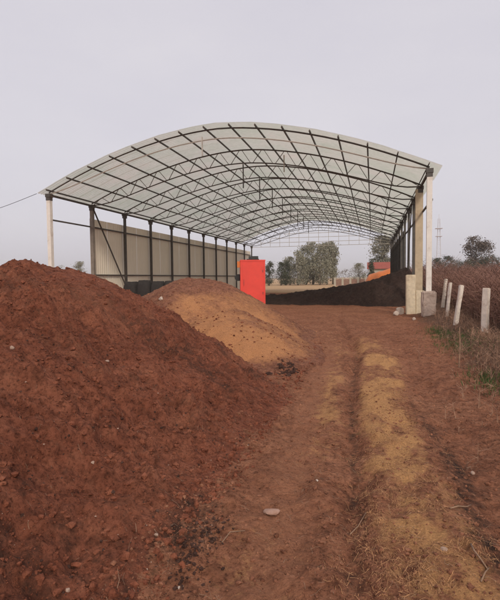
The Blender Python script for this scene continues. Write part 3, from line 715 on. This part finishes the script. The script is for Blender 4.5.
tag(link('verge_litter', mesh_np('verge_litter', V, f), M['brush2']), 'dry stalks and litter along the right verge', 'weeds', kind='stuff')
gp = [(448, 336, .55), (462, 340, .5), (472, 345, .4), (440, 333, .35), (488, 377, .30), (497, 379, .25), (455, 346, .35), (436, 330, .3)]
def grasspos(rn, n):
    k = rn.integers(0, len(gp), n); c = np.array([tuple(at_z(a, b, .08))[:2] for a, b, s in gp])[k]; s = np.array([s for a, b, s in gp])[k]
    return c[:, 0] + rn.normal(0, 1, n) * s * .55, c[:, 1] + rn.normal(0, 1, n) * s * 1.6
V, f = blades(2600, grasspos, lambda rn, n, x, y: rn.uniform(.03, .12, n), .005, 303, .8)
tag(link('grass_patch', mesh_np('grass_patch', V, f), M['grass']), 'green grass patches at the foot of the fence posts', 'grass', kind='stuff')
# far field stubble
# ------------------------------------------------------------------ clods, straw and twigs on the soil
def clods(n, posf, smin_, smax_, mat, name, label, seed, power=2.6, cat='clods'):
    rn = np.random.default_rng(seed); bm = bmesh.new(); bmesh.ops.create_icosphere(bm, subdivisions=1, radius=1)
    bv = np.array([v.co for v in bm.verts]); bf = np.array([[v.index for v in fc.verts] for fc in bm.faces]); bm.free()
    x, y = posf(rn, n); n = len(x); z = surf_h(x, y); s = smin_ + (smax_ - smin_) * rn.uniform(0, 1, n) ** power
    k = len(bv); off = bv[None] * (1 + rn.normal(0, .2, (n, k, 1))) * s[:, None, None] * rn.uniform(.6, 1.25, (n, 1, 3)) * np.array([1, 1, .75])
    a = rn.uniform(0, 6.28, n); ca, sa = np.cos(a)[:, None], np.sin(a)[:, None]
    V = np.stack([off[..., 0] * ca - off[..., 1] * sa + x[:, None], off[..., 0] * sa + off[..., 1] * ca + y[:, None], off[..., 2] + (z + s * .15)[:, None]], -1).reshape(-1, 3)
    f = (bf[None] + (np.arange(n) * k)[:, None, None]).reshape(-1, 3)
    me = mesh_np(name, V, f); attr(me, 'straw', np.full(len(V), 1.6)); attr(me, 'dry', np.zeros(len(V))); tag(link(name, me, mat), label, cat, kind='stuff')
def on_mound(rn, n):
    y = .6 + 10.5 * rn.uniform(0, 1, n) ** 1.4; x = -1.05 - (rn.uniform(0, 1, n) ** 1.15) * (1.2 + .9 * y); return x, y
clods(16000, on_mound, .003, .032, M['clod'], 'soil_clods', 'loose red clods strewn over the big mound', 401, 6)
def low_face(rn, n):
    y = .9 + 3.6 * rn.uniform(0, 1, n) ** 1.2; return -1.0 - rn.uniform(0, 1, n) ** 1.2 * (.5 + .7 * y), y
clods(420, low_face, .0015, .007, M['stone'], 'pale_grit', 'pale grit sprinkled over the lower face of the big mound', 407, 3, 'grit')
clods(2200, low_face, .002, .014, M['darkclod'], 'dark_crumbs', 'dark crumbs mixed into the lower face of the big mound', 408, 4, 'crumbs')
def near_road(rn, n):
    y = 1.7 * (7 / 1.7) ** rn.uniform(0, 1, n); x = rn.uniform(-1.25, 1.9, n); k = fbm(x * 3, y * 2.4, 611, 3) + rn.normal(0, .25, n) > -.1; return x[k], y[k]
def near_mound(rn, n):
    y = .8 + 5.5 * rn.uniform(0, 1, n) ** 1.3; x = -1.0 - rn.uniform(0, 1, n) ** 1.2 * (.5 + .85 * y); k = fbm(x * 2.6, y * 2.6, 613, 3) + rn.normal(0, .25, n) > -.1; return x[k], y[k]
clods(20000, near_road, .0015, .009, M['roadclod'], 'fine_crumbs', 'fine crumbled soil over the near part of the track', 420, 2.5, 'crumbs')
clods(22000, near_mound, .0015, .010, M['clod'], 'fine_crumbs', 'fine crumbled soil over the near face of the big mound', 421, 2.5, 'crumbs')
def at_toe(rn, n):
    y = 1.6 + 6 * rn.uniform(0, 1, n) ** 1.3; return -1.0 - np.abs(rn.normal(0, .35, n)) + .05 * rn.normal(0, 1, n), y
clods(380, at_toe, .006, .036, M['clod'], 'rolled_clods', 'bigger clods rolled down to the foot of the big mound', 406, 3)
def on_road(rn, n):
    y = 1.7 * (18 / 1.7) ** rn.uniform(0, 1, n); return rn.uniform(-1.3, 2.1, n) * (1 + .02 * y), y
clods(9000, on_road, .002, .020, M['roadclod'], 'road_clods', 'small crumbs of soil on the track', 402, 5)
c1_ = at_z(200, 545, .02); 
def dark_spot(rn, n): return c1_.x + rn.normal(0, .06, n), c1_.y + rn.normal(0, .2, n)
clods(420, dark_spot, .002, .017, M['darkclod'], 'dark_clods', 'small heap of dark clods at the mound foot', 403, 3)
def on_tan(rn, n):
    a = rn.uniform(0, 6.28, n); q = np.sqrt(rn.uniform(0, 1, n)) * 3.5; return -3.9 + np.cos(a) * q, 11.3 + np.sin(a) * q
clods(450, on_tan, .005, .026, M['tan'], 'tan_clods', 'crumbs on the straw-coloured mound', 404, 5)
def toe(rn, n):
    k = rn.uniform(0, 1, n); return -1.35 - .12 * k + rn.normal(0, .10, n), 7.5 + .6 * k + rn.normal(0, .15, n)
clods(90, toe, .012, .05, M['darkclod'], 'toe_clods', 'dark clods where the two mounds meet the track', 405, 2)
def straws(n, posf, lmin, lmax, wid, mat, name, label, seed, cat='straw'):
    rn = np.random.default_rng(seed); x, y = posf(rn, n * 3); w_ = .5 + 1.3 * fbm(x * 5, y * 4, seed, 3) + .8 * fbm(x * 1.4, y * 1.1, seed + 5, 2); kp = rn.uniform(0, 1, len(x)) < w_ * .8; x, y = x[kp][:n], y[kp][:n]; n = len(x); l = lmin + (lmax - lmin) * rn.uniform(0, 1, n) ** 2; a = rn.uniform(0, 6.28, n); w = wid * rn.uniform(.6, 1.4, n)
    Vs = []; tilt = rn.normal(0, .45, n); bend = rn.normal(0, .5, n)
    for t in (-.5, 0, .5):
        aa = a + bend * t; px = x + np.cos(aa) * l * t; py = y + np.sin(aa) * l * t; pz = surf_h(px, py) + .004 + np.maximum(0, tilt * t) * l + .006 * (t == 0)
        for s in (-1, 1): Vs.append(np.stack([px - np.sin(aa) * w * s, py + np.cos(aa) * w * s, pz + s * w * .4], 1))
    V = np.stack(Vs, 1).reshape(-1, 3); b = np.arange(n)[:, None] * 6
    f = np.concatenate([b + np.array([[0, 1, 3, 2]]), b + np.array([[2, 3, 5, 4]])])
    tag(link(name, mesh_np(name, V, f), mat), label, cat, kind='stuff')
def strawpos(rn, n):
    y = 1.8 * (11 / 1.8) ** rn.uniform(0, 1, n); return rut_x(y) + .40 + rn.normal(0, .24, n), y
straws(9000, strawpos, .008, .06, .0008, M['straw'], 'loose_straw', 'pale straw lying on the strip between the wheel tracks', 410)
straws(3000, on_road, .008, .08, .0008, M['twig'], 'track_litter', 'bits of dry stalk scattered over the track', 411, 'litter')
straws(1500, on_mound, .008, .06, .0008, M['twig'], 'mound_litter', 'bits of dry root and stalk on the big mound', 412, 'litter')
straws(1800, on_tan, .04, .13, .0025, M['straw'], 'mound_straw', 'straw on the sandy face of the smaller mound', 413)
def twig(pxs, r, label, name='twig'):
    pts = []
    for k, (px, py) in enumerate(pxs):
        p = at_z(px, py, .03); p.z = sh(p.x, p.y) + r + (.012 if 0 < k < len(pxs) - 1 else .002); pts.append(p)
    tag(MB().tube(pts, [r * (1 - .5 * k / len(pts)) for k in range(len(pts))], 6).build(name, M['twig'], smooth=True), label, 'twig')
twig([(471, 550), (474, 558), (481, 567), (488, 573)], .006, 'crooked pale root on the right track near the bottom edge')
twig([(450, 512), (458, 509), (467, 507), (471, 502)], .005, 'forked pale twig right of the straw strip')
twig([(350, 524), (358, 515), (366, 506)], .004, 'thin twig slanting beside the rut')
twig([(481, 585), (485, 577), (489, 571)], .0045, 'short twig touching the crooked root')
twig([(222, 540), (230, 531), (245, 529)], .004, 'thin pale stalk right of the dark clods')

# ------------------------------------------------------------------ thin haze over the fields
hz = bpy.data.materials.new('thin_haze'); hz.use_nodes = True; nt = hz.node_tree; nt.nodes.clear()
ho = N(nt, 'ShaderNodeOutputMaterial'); hv = N(nt, 'ShaderNodeVolumePrincipled'); hv.inputs['Color'].default_value = (1, .985, .98, 1); hv.inputs['Density'].default_value = .0006
nt.links.new(hv.outputs[0], ho.inputs['Volume'])
tag(MB().box((0, 2100, 19.5), (6900, 5600, 45)).build('haze', hz), 'thin pale haze over the fields', 'haze', kind='stuff')
